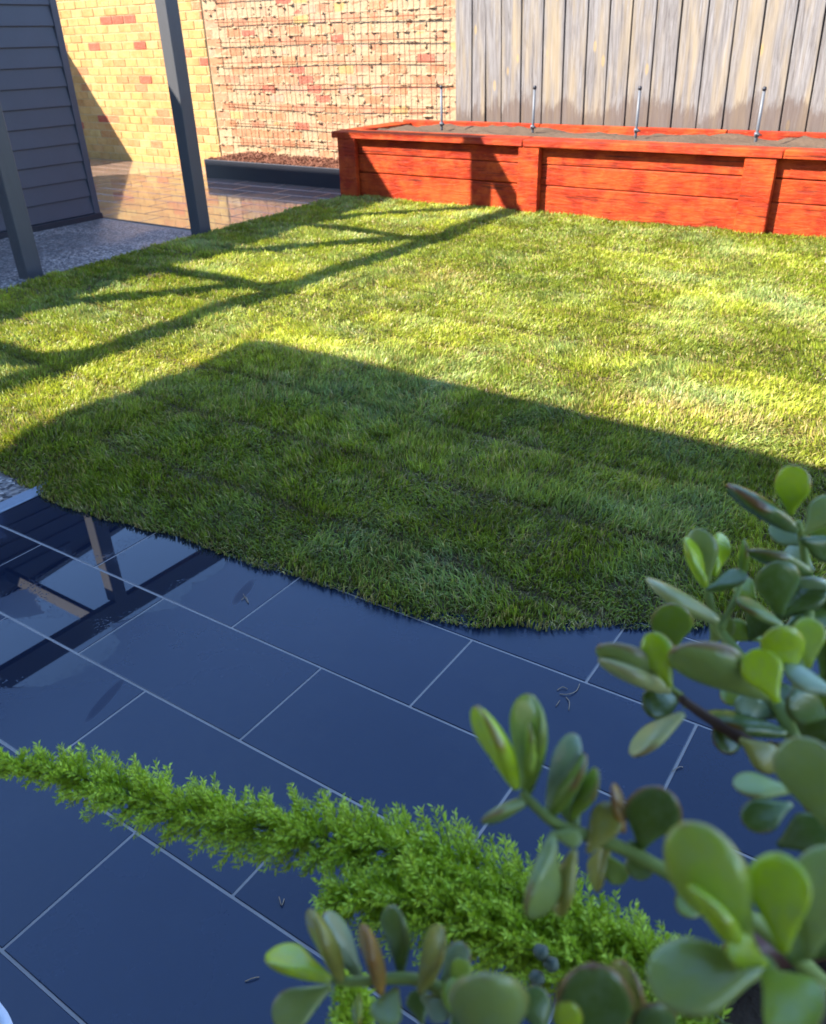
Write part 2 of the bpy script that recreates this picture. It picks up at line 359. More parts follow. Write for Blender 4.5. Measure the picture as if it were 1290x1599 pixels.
patio = link('patio', bm2me(cbox(4.95, 4.0, 0.05, 0.003), 'patio', MT['grout'])); tag(patio, kind='structure')
OX, OY, TL, TW, GAP = -2.6646, 1.4952, 0.5989, 0.3, 0.0060
bm = cbox(4.92, 3.6, 0.05, 0.003); bmesh.ops.translate(bm, verts=bm.verts, vec=(OX+4.92/2, 0.55, -0.025-0.0018)); bm.to_mesh(patio.data); bm.free()
patio.matrix_world = TMAT
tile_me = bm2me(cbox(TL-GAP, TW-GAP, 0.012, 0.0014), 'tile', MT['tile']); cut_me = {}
def edge_n(x):                                            # lower boundary of the lawn
    xs = [-8, -5.6, -2.93, -2.3, -2.04, -1.47, -1.06, -.87, -.73, -.56, -.37, -.1, .4, 1.1, 1.8, 2.5, 3.2]
    ys = [1.36, 1.36, 1.35, 1.36, 1.41, 1.45, 1.48, 1.53, 1.60, 1.69, 1.83, 2.02, 2.42, 3.1, 4.0, 5.1, 6.4]
    return np.interp(x, xs, ys)-np.interp(x, [-2.9, -2.6, -1.1, -.6], [.0, .035, .035, .0])
for v in range(-3, 8):
    y = OY-(v+0.5)*TW; off = 0.0 if v % 2 == 0 else 0.542
    u = off-1
    while u < 8.2:
        x0, x1 = OX+u*TL, OX+(u+1)*TL; u += 1
        if x1 < OX+0.02 or x0 > OX+4.9: continue
        if y-TW/2 > edge_n((x0+x1)/2)+0.28 and y-TW/2 > edge_n(x1)+0.05: continue
        xx0, xx1 = max(x0, OX), min(x1, OX+4.92)
        if xx1-xx0 < TL-0.01:
            k = round(xx1-xx0, 3)
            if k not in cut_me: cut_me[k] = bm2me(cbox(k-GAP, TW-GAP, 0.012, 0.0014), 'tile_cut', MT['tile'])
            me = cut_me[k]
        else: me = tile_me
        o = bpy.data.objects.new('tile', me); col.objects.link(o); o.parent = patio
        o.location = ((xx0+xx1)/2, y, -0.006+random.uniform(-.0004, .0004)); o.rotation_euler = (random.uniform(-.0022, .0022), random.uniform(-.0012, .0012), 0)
trim = link('edge_trim', bm2me(cbox(0.052, 2.9, 0.03, 0.004), 'edge_trim', m_metal('aluminium_trim', (0.26, 0.28, 0.31), 0.35)), patio)
trim.location = (OX-0.030, 0.05, -0.006); trim.rotation_euler = (0, math.radians(12), 0)

paving = link('paving', slab('paving', [(-13.2, 5.03), (-7.3, 5.03), (-5.75, 4.955), (-5.3, 4.93), (-5.3, 7.3), (-5.3, 8.3), (-13.2, 8.3)], -.085, -.027, MT['sand'])); tag(paving, kind='structure')
pme = bm2me(cbox(0.588, 0.288, 0.03, 0.003), 'paver', MT['paver'])
r = 0; y = 5.19
while y < 7.38+.9:
    x = -13.0+(0.3 if r % 2 else 0)
    while x < -5.3:
        if not (x < -7.6 and y < 4.9) and y < 8.15:
            o = link('paver', pme, paving, (x, y, -.030+random.uniform(-.0008, .0008)))
            o.rotation_euler = (random.uniform(-.002, .002), random.uniform(-.0015, .0015), 0)
        x += 0.6
    y += 0.3; r += 1

# lawn: soil bed and the blades
def lawn_z(x, y):
    d = np.clip((np.asarray(y)-edge_n(x))/.30, 0, 1); d = d*d*(3-2*d); tz = np.where(np.asarray(x) > -2.7, .0168*np.asarray(x)-.0072*np.asarray(y)+.036, -.02)
    return tz*(1-d)+(0.006+0.022*vnoise(x, y, .35, 3)+0.012*vnoise(x, y, .12, 4))*d
def left_x(y): return np.interp(y, [1.3, 2.9, 3.6, 4.8, 7.0], [-5.28, -5.38, -5.48, -5.55, -5.70])
def top_n(x): return np.full_like(np.asarray(x, float), 6.86)
xs = np.linspace(-5.66, 3.0, 120); V = []; Fc = []; ny = 70
for i, x in enumerate(xs):
    y0 = float(edge_n(x)); y1 = 6.95
    for j in range(ny+1):
        t = j/ny; y = y0+(y1-y0)*t
        z = float(lawn_z(x, y))+.004
        if j == 0: z = -0.03
        if i == 0: z = -0.03
        V.append((float(left_x(y))+.01+(x+5.66)*(1-.03) if i < 12 else x, y, z))
for i in range(len(xs)-1):
    for j in range(ny): a = i*(ny+1)+j; Fc.append((a, a+ny+1, a+ny+2, a+1))
lawn = link('lawn', mesh('lawn', V, Fc, m_soil('lawn_soil', (0.08, 0.055, 0.03), (0.17, 0.12, 0.06)), True)); tag(lawn, kind='structure')

NC = 1360000
gx = rng.uniform(-5.75, 2.55, NC); gy = rng.uniform(1.3, 6.88, NC)
P = np.stack([gx, gy, np.full(NC, .03)], 1); px, py, dep = proj(P)
left = left_x(gy)+0.04*(vnoise(gx, gy, .2, 9)-.5)
keep = (px > -170) & (px < 1850) & (py < 1100) & (gx > left) & (gy > edge_n(gx)+.012+.03*(vnoise(gx, gy, .1, 5)-.4)) & (dep > 0.3)
dens = np.clip(1.25/(0.55+0.16*dep**1.35), 0.16, 1.0)*(0.72+.5*vnoise(gx, gy, .10, 6))
keep &= rng.random(NC) < dens
gx, gy, dep = gx[keep], gy[keep], dep[keep]; n = len(gx)
strip = (gy-1.30)/0.41+0.04*np.sin(gx*1.3); sid = np.floor(strip).astype(int); sfr = strip-sid
seg = np.floor(gx/1.55+sid*.37).astype(int); tone = _t = rng.random((64, 64))[sid % 64, seg % 64]
seam = np.exp(-(np.minimum(sfr, 1-sfr)/0.06)**2)*(.4+.9*vnoise(gx, gy, .5, 8))
clump = vnoise(gx, gy, .055, 11); med = vnoise(gx, gy, .28, 12); lowf = vnoise(gx, gy, .8, 13)
th = 2.4*tone+2*math.pi*(1.0*vnoise(gx, gy, .33, 14)+.35*vnoise(gx, gy, .07, 15))+rng.normal(0, 1.15, n)
lean = np.clip(.60+.70*(vnoise(gx, gy, .16, 16)-.4)+rng.normal(0, .33, n), .1, 1.35)
eg = np.clip((gy-edge_n(gx))/.09, 0, 1)
Lb = (0.024+.023*rng.random(n)+.015*(clump-.5)+.010*(med-.5))*(1-.45*seam)*(0.88+.26*tone)*(.55+.45*eg)
wd = (0.0030+.0026*rng.random(n))*(1+.20*np.clip(dep-2, 0, 6))
gz = lawn_z(gx, gy)
dx, dy = np.cos(th), np.sin(th); ph = th+math.pi/2+rng.normal(0, .8, n); sx, sy = np.cos(ph)*wd/2, np.sin(ph)*wd/2
p1, p2 = lean*.55, np.clip(lean*1.55, 0, 1.9)
B = np.zeros((n, 5, 3))
mx, my, mz = gx+dx*np.sin(p1)*Lb*.52, gy+dy*np.sin(p1)*Lb*.52, gz+np.cos(p1)*Lb*.52
B[:, 0] = np.stack([gx-sx, gy-sy, gz], 1); B[:, 1] = np.stack([gx+sx, gy+sy, gz], 1)
B[:, 2] = np.stack([mx+sx*.85, my+sy*.85, mz], 1); B[:, 3] = np.stack([mx-sx*.85, my-sy*.85, mz], 1)
B[:, 4] = np.stack([mx+dx*np.sin(p2)*Lb*.48, my+dy*np.sin(p2)*Lb*.48, mz+np.cos(p2)*Lb*.48], 1)
me = bpy.data.meshes.new('grass'); me.vertices.add(n*5); me.vertices.foreach_set('co', B.reshape(-1))
base = (np.arange(n)*5)[:, None]
loops = np.concatenate([base+np.array([[0, 1, 2, 3]]), base+np.array([[3, 2, 4]])], 1).reshape(-1)
me.loops.add(n*7); me.loops.foreach_set('vertex_index', loops.astype(np.int32))
me.polygons.add(n*2); ls = np.stack([np.arange(n)*7, np.arange(n)*7+4], 1).reshape(-1); me.polygons.foreach_set('loop_start', ls.astype(np.int32))
me.update(calc_edges=True); me.polygons.foreach_set('use_smooth', np.ones(n*2, bool))
c_g = np.array([.25, .31, .026]); c_y = np.array([.45, .47, .056]); c_s = np.array([.60, .47, .20]); c_b = np.array([.27, .345, .115])
ky = np.clip(.35+.8*(lowf-.5)+.6*(tone-.5)+rng.normal(0, .22, n), 0, 1)[:, None]
kb = np.clip(1.5*(med-.45)+.5*(tone-.6)+rng.normal(0, .15, n), 0, .8)[:, None]
cc = (c_g*(1-ky)+c_y*ky)*(1-kb)+c_b*kb
patch = np.exp(-((gy-3.24-.05*gx)/.10)**2)*np.exp(-((gx+.75)/.55)**2)+.8*np.exp(-((gx+3.0)/.30)**2-((gy-4.6)/.25)**2)+.8*np.exp(-((gy-edge_n(gx))/.05)**2)
ks = (rng.random(n) < .15+.30*seam+.12*(vnoise(gx, gy, .16, 18) > .72)+.55*patch).astype(float)[:, None]*(.6+.4*rng.random((n, 1)))
c_sv = c_s*(1-.45*rng.random((n, 1))*np.array([[.8, 1.0, 1.2]]))
cc = cc*(1-ks)+c_sv*ks; cc *= (1-.30*np.clip(seam, 0, 1))[:, None]*(.86+.28*tone)[:, None]
cc *= (.62+.65*rng.random((n, 1)))*(.85+.4*np.clip(clump*1.4-.2, 0, 1))[:, None]
tint = np.ones((n, 5, 4)); tint[:, :, :3] = cc[:, None, :]
tint[:, :2, :3] = tint[:, :2, :3]*.55+np.array([.10, .075, .03])*.45   # darker and browner at the foot of each blade
ca = me.color_attributes.new('tint', 'FLOAT_COLOR', 'POINT'); ca.data.foreach_set('color', tint.reshape(-1).astype(np.float32))
me.materials.append(MT['grass'])
grass = link('grass', me); tag(grass, 'short matted green lawn grass laid in turf rolls', 'grass', kind='stuff')

# ------------------------------------------------------------------ brick walls
def brick_wall(name, x0, x1, yf, z0, nrow, L, Hc, gap, mat, mortar, palette, label, rough=False, nparts=99, depth=0.11):
    root = empty(name, ((x0+x1)/2, yf, z0)); tag(root, label, 'wall', 'brick boundary walls')
    rec = 0.006 if not rough else 0.0015
    box_ob('mortar_bed', x0, x1, yf+rec, yf+depth+.12, z0, z0+nrow*Hc, mortar, root, 0.003)
    vars_ = [bm2me(cbox(L-gap, depth, Hc-gap, 0.004 if not rough else 0.006, 0.0012 if not rough else 0.003), 'brick', mat) for _ in range(8)]
    cuts = {}; up = bmesh.new(); lay = up.verts
    for r in range(nrow):
        x = x0-(L/2 if r % 2 else 0)
        while x < x1-0.03:
            a, b = max(x, x0), min(x+L, x1); x += L
            if b-a < 0.04: continue
            if b-a < L-0.01:
                k = round(b-a, 2)
                if k not in cuts: cuts[k] = bm2me(cbox(k-gap, depth, Hc-gap, 0.005, 0.002), 'brick', mat)
                me = cuts[k]
            else: me = random.choice(vars_)
            pz = z0+(r+.5)*Hc; py = yf+depth/2+random.uniform(-.002, .002)*(2 if rough else 1)
            if r >= nparts:
                b_ = cbox(b-a-gap, depth, Hc-gap, .005, .002); bmesh.ops.translate(b_, verts=b_.verts, vec=((a+b)/2, py, pz)); tm = bpy.data.meshes.new('t'); b_.to_mesh(tm); b_.free(); up.from_mesh(tm); bpy.data.meshes.remove(tm); continue
            o = link('brick', me, root, Vector(((a+b)/2, py, pz))-root.location)
            if rough: o.rotation_euler = (random.uniform(-.008, .008), random.uniform(-.006, .006), random.uniform(-.008, .008))
            c = random.choices([p[1] for p in palette], [p[0] for p in palette])[0]; k = random.uniform(.88, 1.1)
            o.color = (c[0]*k, c[1]*k*random.uniform(.95, 1.05), c[2]*k, 1)
    if nrow > nparts:
        o = link('upper_courses', bm2me(up, 'upper_courses', mat), root, -root.location); o['kind'] = 'stuff'; c = palette[0][1]; o.color = (*c, 1)
    return root
PAL_S = [(6, (.47, .29, .095)), (5, (.46, .265, .085)), (2.2, (.45, .23, .08)), (.7, (.41, .155, .065)), (.35, (.36, .075, .04)), (1.2, (.49, .33, .12))]
PAL_R = [(6, (.40, .185, .095)), (5, (.42, .21, .12)), (1.6, (.43, .29, .11)), (.5, (.35, .10, .065)), (1.2, (.44, .26, .17))]
WALL_Y = 8.12
w1 = brick_wall('brick_wall', -12.65, -8.82, WALL_Y, -.03, 24, .2445, .1005, .009, MT['brick'], MT['mortar'], PAL_S, 'smooth yellow brick wall with scattered red bricks beyond the paving', nparts=19)
w2 = brick_wall('brick_wall', -8.81, -4.98, WALL_Y+.014, -.03, 24, .2445, .1005, .013, MT['rbrick'], MT['rmortar'], PAL_R, 'rough orange brick wall with squeezed out mortar behind wire mesh', True, nparts=19)
# squeezed-out mortar: lumpy ridges along the joints of the rough wall
bm = bmesh.new(); yy = WALL_Y+.014; L, Hc = .2445, .1005
def ridge(p0, p1, n):
    prev = None
    for i in range(n+1):
        t = i/n; x = p0[0]+(p1[0]-p0[0])*t; z = p0[1]+(p1[1]-p0[1])*t
        k = vnoise(x*3.1+7, z*9.3+x, .13, 21); k2 = vnoise(x*2+z*31, z*17, .05, 22)
        out = max(0, float(k*2.0-1.02))*.030*(.3+float(k2)); hw = .005+.013*float(k2)*(1 if out > .002 else .45)
        vert = p0[0] == p1[0]; dz = (float(k)-.5)*.014
        if vert: ring = [(x-hw+dz, yy+.006, z), (x-hw*.5+dz, yy-out, z), (x+hw*.6+dz, yy-out*.8, z), (x+hw+dz, yy+.006, z)]
        else: ring = [(x, yy+.006, z+hw+dz), (x, yy-out*.8, z+hw*.6+dz), (x, yy-out, z-hw*.5+dz), (x, yy+.006, z-hw+dz)]
        cur = [bm.verts.new(q) for q in ring]
        if prev:
            for a in range(3): bm.faces.new((prev[a], prev[a+1], cur[a+1], cur[a]))
        prev = cur
for r in range(1, 24):
    z = -.03+r*Hc; ridge((-8.80, z), (-5.0, z), 190)
for r in range(24):
    x = -8.81+L-(L/2 if r % 2 else 0)
    while x < -5.0:
        if random.random() < .75: ridge((x, -.03+r*Hc+.012), (x, -.03+(r+1)*Hc-.012), 7)
        x += L
bmesh.ops.recalc_face_normals(bm, faces=bm.faces)
o = link('mortar_squeeze', bm2me(bm, 'mortar_squeeze', MT['rmortar']), w2, -w2.location); o['kind'] = 'stuff'
# unseen wall added to cast the slanting shadow on the smooth brick wall
shadow_wall = empty('brick_wall', (-12.8, 6.5, -.03)); tag(shadow_wall, 'unseen side wall added to cast the slanting shadow on the smooth yellow wall', 'wall', 'brick boundary walls')
box_ob('mortar_bed', -12.9, -12.67, 5.2, 8.36, -.03, 2.6, MT['mortar'], shadow_wall)
o = box_ob('coping', -12.92, -12.65, 5.2, 8.38, 2.6, 2.67, MT['mortar'], shadow_wall)

# wire mesh fixed to the rough wall
mesh_root = empty('wire_mesh', (-6.9, WALL_Y-.02, .25)); tag(mesh_root, 'rusty welded wire mesh trellis fixed to the rough brick wall', 'trellis')
def wire(pts, rad, parent, name='wire', mat=None, seg=5):
    Vv, Ff = tube_data(pts, rad if isinstance(rad, list) else [rad]*len(pts), seg)
    return link(name, mesh(name, Vv, Ff, mat or MT['rust'], True), parent, -parent.location if parent else (0, 0, 0))
for k, z in enumerate((.31, .52, .75, .975, 1.20, 1.42, 1.65, 1.88)):
    xl = -8.60+(.06 if z < .6 else 0)+random.uniform(-.03, .03); y = WALL_Y-.025
    pts = [(xl+(3.35)*t, y+.012*math.sin(t*5+k), z+.012*math.sin(t*3.0+k*1.7)-(.04*t if k > 5 else 0)) for t in np.linspace(0, 1, 9)]
    wire(pts, .0042, mesh_root)
x = -8.52; k = 0
while x < -5.2:
    y = WALL_Y-.033; a = random.uniform(-.02, .02)
    wire([(x+a*t+.006*math.sin(7*t+k), y+.008*math.sin(5*t+k), .24+1.72*t) for t in np.linspace(0, 1, 7)], .0033, mesh_root)
    x += .165+random.uniform(-.02, .02); k += 1

# low black planter with bark mulch along the rough wall
pb = empty('planter_box', (-7.0, 7.8, -.03)); tag(pb, 'long low black steel planter filled with bark mulch under the mesh', 'planter')
box_ob('front_panel', -8.33, -5.45, 7.385, 7.41, -.03, .195, MT['dark'], pb)
box_ob('end_panel', -8.33, -8.305, 7.412, 8.115, -.03, .193, MT['dark'], pb)
box_ob('mulch_bed', -8.303, -5.45, 7.412, 8.115, -.03, .15, MT['mulch'], pb)
bm = bmesh.new()
for i in range(3200):
    x, y = random.uniform(-8.29, -5.5), random.uniform(7.43, 8.10); z = .155+.03*random.random()+.03*float(vnoise(x, y, .2, 31))
    b = cbox(random.uniform(.02, .06), random.uniform(.008, .02), random.uniform(.004, .009), .001)
    bmesh.ops.transform(b, matrix=Matrix.Translation((x, y, z)) @ Matrix.Rotation(random.uniform(0, 6.3), 4, 'Z') @ Matrix.Rotation(random.uniform(-.7, .7), 4, 'Y') @ Matrix.Rotation(random.uniform(-.7, .7), 4, 'X'), verts=b.verts)
    tm = bpy.data.meshes.new('t'); b.to_mesh(tm); b.free(); bm.from_mesh(tm); bpy.data.meshes.remove(tm)
o = link('bark_chips', bm2me(bm, 'bark_chips', MT['mulch']), pb, -pb.location); o['kind'] = 'stuff'

# ------------------------------------------------------------------ paling fence
fence = empty('paling_fence', (-3.3, 8.05, 0)); tag(fence, 'tall grey weathered timber paling fence behind the red planter', 'fence')
fx = [-5.06, -4.86, -4.70, -4.52, -4.30, -4.07, -3.85, -3.62, -3.41, -3.20, -2.98, -2.76, -2.53, -2.30, -2.07, -1.82, -1.61, -1.37, -1.13, -.88, -.62, -.38, -.12]+[.12+.238*k for k in range(11)]
for i in range(len(fx)-1):
    a, b = fx[i]+.006, fx[i+1]-.007
    me = bm2me(cbox(b-a, .018, 2.4, .003, .0012), 'paling', MT['paling'])
    o = link('paling', me, fence, Vector(((a+b)/2, 8.01+random.uniform(-.004, .004), 1.15))-fence.location)
    o.rotation_euler = (0, math.radians(-1.6+random.uniform(-.25, .25)) if i > 1 else math.radians(-.4), random.uniform(-.02, .02))
box_ob('backing_board', -4.95, 2.45, 8.035, 8.055, -.05, 2.3, m_plain('old_dark_board', (0.05, 0.04, 0.035), .9), fence)
for z in (.35, 1.15, 2.0): box_ob('rail', -5.0, 2.45, 8.057, 8.10, z, z+.09, MT['paling'], fence)

# ------------------------------------------------------------------ red sleeper planter
bed = empty('raised_bed', (-3.3, 7.3, 0)); tag(bed, 'long raised garden bed of red stained timber sleepers below the fence', 'raised bed')
FY = 6.80
posts = [(-5.69, -5.47), (-3.655, -3.45), (-1.74, -1.51), (.20, .42), (2.14, 2.36)]
for a, b in posts: box_ob('post', a, b, FY, FY+.058, -.06, .575, MT['red'], bed, .006, .002)
ends = [-5.60, -3.555, -1.625, .31, 2.36]
for i in range(4):
    for (z0, z1) in ((-.06, .262), (.268, .432), (.438, .572)):
        box_ob('sleeper', ends[i]+.003, ends[i+1]-.003, FY+.064+random.uniform(-.003, .003), FY+.12, z0, z1, MT['red'], bed, .007, .002)
caps = [-5.755, -3.61, -1.47, 2.40]
for i in range(3): box_ob('cap', caps[i]+.002, caps[i+1]-.002, FY-.008, FY+.20, .578, .638+random.uniform(-.002, .002), MT['red'], bed, .006, .003)
box_ob('end_cap', -5.755, -5.53, FY+.203, 7.88, .578, .637, MT['red'], bed, .006, .003)
for (z0, z1) in ((-.06, .262), (.268, .432), (.438, .572)): box_ob('end_sleeper', -5.69, -5.64, FY+.143, 7.86, z0, z1, MT['red'], bed, .006, .002)
for i, (a, b) in enumerate(((-5.64, -4.0), (-3.995, -2.2), (-2.195, -.4), (-.395, 2.36))): box_ob('back_sleeper', a, b, 7.86, 7.92, .30, .655+random.uniform(-.004, .004), MT['red'], bed, .006, .003)
V = []; Fc = []; nx, ny = 160, 24
for i in range(nx+1):
    for j in range(ny+1):
        x = -5.63+7.96*i/nx; y = FY+.145+(7.855-FY-.145)*j/ny
        V.append((x, y, .565+.075*float(vnoise(x, y, .30, 41))+.030*float(vnoise(x, y, .07, 42))*(1 if 2 < j < ny-1 else .3)-(0.03 if j < 5 else 0)))
for i in range(nx):
    for j in range(ny): a = i*(ny+1)+j; Fc.append((a, a+ny+1, a+ny+2, a+1))
o = link('soil_fill', mesh('soil_fill', V, Fc, MT['bedsoil'], True), bed, -bed.location)
for i, x in enumerate((-4.87, -3.86, -2.855, -1.845)):
    rr = empty('steel_rod', (x, 7.45, .58))
    tag(rr, 'thin galvanised steel rod standing in the red planter before the brick wall' if i == 0 else 'thin galvanised steel rod standing in the red planter before the grey fence', 'rod', 'steel rods in the red planter')
    tl = random.uniform(-.006, .006)
    wire([(x, 7.45, .45), (x+tl, 7.45, .985)], .0125, rr, 'shaft', MT['rod'], 10)
    wire([(x+tl, 7.45, .985), (x+tl, 7.45, 1.0), (x+tl, 7.45, 1.012)], [.017, .017, .011], rr, 'end_cap', MT['dark'], 10)
    wire([(x, 7.45, .655), (x, 7.45, .685)], .021, rr, 'collar', MT['rod'], 10)
    wire([(x-.005, 7.43, .67), (x+.045, 7.425, .67)], .007, rr, 'bolt', MT['dark'], 6)

# ------------------------------------------------------------------ weatherboard house
hs = empty('weatherboard_house', (-8.2, 2.5, -.03)); tag(hs, 'dark blue grey weatherboard house wall beside the speckled concrete path', 'house')
HX = -7.24; HN0, HN1 = -1.42, 5.0
rl = lambda y: 2.85+(5.0-y)*.11
V = [(HX-.035, HN0, -.03), (HX-.035, HN1, -.03), (HX-.035, HN1, rl(HN1)), (HX-.035, HN0, rl(HN0)), (-11.4, HN0, -.03), (-11.4, HN1, -.03), (-11.4, HN1, rl(HN1)), (-11.4, HN0, rl(HN0))]
link('wall_core', mesh('wall_core', V, [(0, 1, 2, 3), (5, 4, 7, 6), (1, 5, 6, 2), (4, 0, 3, 7), (3, 2, 6, 7), (0, 4, 5, 1)], MT['clad']), hs, -hs.location)
z = .045; i = 0
while z < 3.5:
    z1 = z+.1545; y0 = HN0 if rl(HN0) > z1 else 99
    ymax = min(HN1-.055, 5.0-(z1-2.85)/.11) if z1 > 2.85 else HN1-.055
    if ymax > HN0+.2:
        prof = [(HX-.034, z), (HX+.004, z-.010), (HX+.008, z-.004), (HX-.010, z1), (HX-.034, z1)]
        k = len(prof); V = [(px_, HN0, pz) for px_, pz in prof]+[(px_, ymax, pz) for px_, pz in prof]
        Fc = [tuple(range(k)), tuple(range(2*k-1, k-1, -1))]+[(a, (a+1) % k, k+(a+1) % k, k+a) for a in range(k)]
        me = mesh('weatherboard', V, Fc, MT['clad']); b = bmesh.new(); b.from_mesh(me); bmesh.ops.recalc_face_normals(b, faces=b.faces); b.to_mesh(me); b.free()
        link('weatherboard', me, hs, -hs.location)
    z = z1; i += 1
box_ob('corner_trim', HX-.10, HX+.016, HN1-.054, HN1+.012, .03, 2.86, MT['clad'], hs, .003)
box_ob('plinth', HX-.034, HX+.018, HN0, HN1+.03, -.03, .032, MT['dark'], hs, .003)
V = []
for y in (HN0-.05, HN1+.03):
    for (x, dz) in ((-11.45, 0), (HX+.03, 0), (HX+.03, .045), (-11.45, .045)): V.append((x, y, rl(y)+dz))
link('roof', mesh('roof', V, [(0, 1, 2, 3), (7, 6, 5, 4), (0, 4, 5, 1), (1, 5, 6, 2), (2, 6, 7, 3), (3, 7, 4, 0)], MT['roof']), hs, -hs.location)

# ------------------------------------------------------------------ pergola
pg = empty('pergola', (-5.72, 2.5, 0)); tag(pg, 'charcoal timber pergola frame of square posts along the lawn edge', 'pergola')
PW = .0625
for y in (4.925, 3.285, 1.645, 0.005):
    p = box_ob('post', -5.722-PW, -5.722+PW, y-PW, y+PW, -.08, 2.70, MT['post'], pg, .005, .001)
    pb_ = box_ob('post_foot', -5.722-PW-.003, -5.722+PW+.003, y-PW-.003, y+PW+.003, -.07, .045, m_plain('grey_steel_foot', (.05, .05, .055), .5) if 'pf' not in MT else MT['pf'], p, .002) if False else None
box_ob('beam', -5.755, -5.685, -.9, 4.99, 2.70, 2.90, MT['post'], pg, .004)
for y in (4.98, 3.08, 1.36, -.26): box_ob('rafter', HX+.03, -5.757, y-.022, y+.022, 2.755, 2.895, MT['post'], pg, .004)

# ------------------------------------------------------------------ the house whose roof shades the patio (behind and above the viewer)
hh = empty('house', (0, -3.0, 0)); tag(hh, 'grey rendered house whose flat veranda roof shades the tiled patio', 'house')
box_ob('wall', -5.0, 6.0, -6.5, -3.0, -.09, 3.475, MT['render'], hh)
box_ob('roof', -5.66, 6.1, -6.6, -.10, 3.478, 3.60, MT['roof'], hh)

# ------------------------------------------------------------------ potted plants in the foreground
pot = empty('plant_pot', (.17, .46, 0.0)); tag(pot, 'tall dark brown glazed pot under the jade plant and fern', 'pot')
prof = [(.0, .02), (.13, .02), (.15, .05), (.19, .40), (.205, .585), (.222, .60), (.225, .635), (.215, .645), (.200, .640), (.195, .60), (.185, .58), (.0, .58)]
V = []; Fc = []; S = 40
for (rr_, z) in prof:
    for k in range(S): a = 2*math.pi*k/S; V.append((rr_*math.cos(a), rr_*math.sin(a), z))
for i in range(len(prof)-1):
    for k in range(S): k2 = (k+1) % S; Fc.append((i*S+k, i*S+k2, (i+1)*S+k2, (i+1)*S+k))
link('vessel', mesh('vessel', V, Fc, MT['pot'], True), pot)
V = [(0, 0, .60)]; Fc = []
for q, rr_ in enumerate((.1, .193)):
    for k in range(S): a = 2*math.pi*k/S; V.append((rr_*math.cos(a), rr_*math.sin(a), .60+random.uniform(-.006, .01)))
for k in range(S): k2 = (k+1) % S; Fc += [(0, 1+k, 1+k2), (1+k, 1+S+k, 1+S+k2, 1+k2)]
link('potting_soil', mesh('potting_soil', V, Fc, MT['soil']), pot)

# --- jade plant
jade = empty('jade_plant', (.17, .46, .60)); tag(jade, 'jade plant with thick rounded green leaves leaning out of the brown pot', 'plant')
def leaf_mesh(name, cup, curl, seed):
    NR, NS = 14, 16; V = []; Fc = []; ed = []
    rs = random.Random(seed)
    for i in range(NR+1):
        u = i/NR
        u = 1-(1-u)**1.5
        if u > .62: w = .5*math.sqrt(max(0, 1-((u-.62)/.38)**2.2))
        else: q_ = u/.62; q_ = q_*q_*(3-2*q_)*.55+q_*.45; w = .5*(.17+.83*q_)
        if i == NR: w = .012
        t = .125*max(.05, math.sin(math.pi*(u*.95+.05)))**.5
        for k in range(NS):
            a = 2*math.pi*k/NS; ca, sa = math.cos(a), math.sin(a)
            x = w*(abs(ca)**.85)*(1 if ca >= 0 else -1); z = t*(abs(sa)**.9)*(1 if sa >= 0 else -1)
            z += cup*(x*2)**2*.14*min(1, u*2)+curl*(u*u)*.22
            x *= 1+.03*math.sin(9*u+seed)
            V.append((x, u, z)); ed.append(min(1.0, max(abs(ca)*min(1, u*1.6), (u-.86)/.14 if u > .86 else 0)))
    for i in range(NR):
        for k in range(NS): k2 = (k+1) % NS; Fc.append((i*NS+k, i*NS+k2, (i+1)*NS+k2, (i+1)*NS+k))
    Fc.append(tuple(range(NS))); Fc.append(tuple(NR*NS+k for k in range(NS))[::-1])
    me = mesh(name, V, Fc, MT['leaf'], True)
    b = bmesh.new(); b.from_mesh(me); bmesh.ops.recalc_face_normals(b, faces=b.faces); b.to_mesh(me); b.free()
    at_ = me.attributes.new('edge', 'FLOAT', 'POINT'); at_.data.foreach_set('value', ed)
    return me
LM = [leaf_mesh('leaf', c, q, s) for s, (c, q) in enumerate(((.35, .2), (.7, -.25), (-.2, .35), (.5, .45), (.15, -.1)))]
TINT = dict(b=(.56, .70, .020), g=(.36, .44, .12), m=(.30, .41, .05), d=(.13, .20, .035), u=(.36, .46, .28), p=(.56, .56, .24), o=(.38, .34, .06), r=(.54, .28, .06), c=(.45, .56, .06))  # yellow-green of young leaves, plus sky light put into the brightest tints
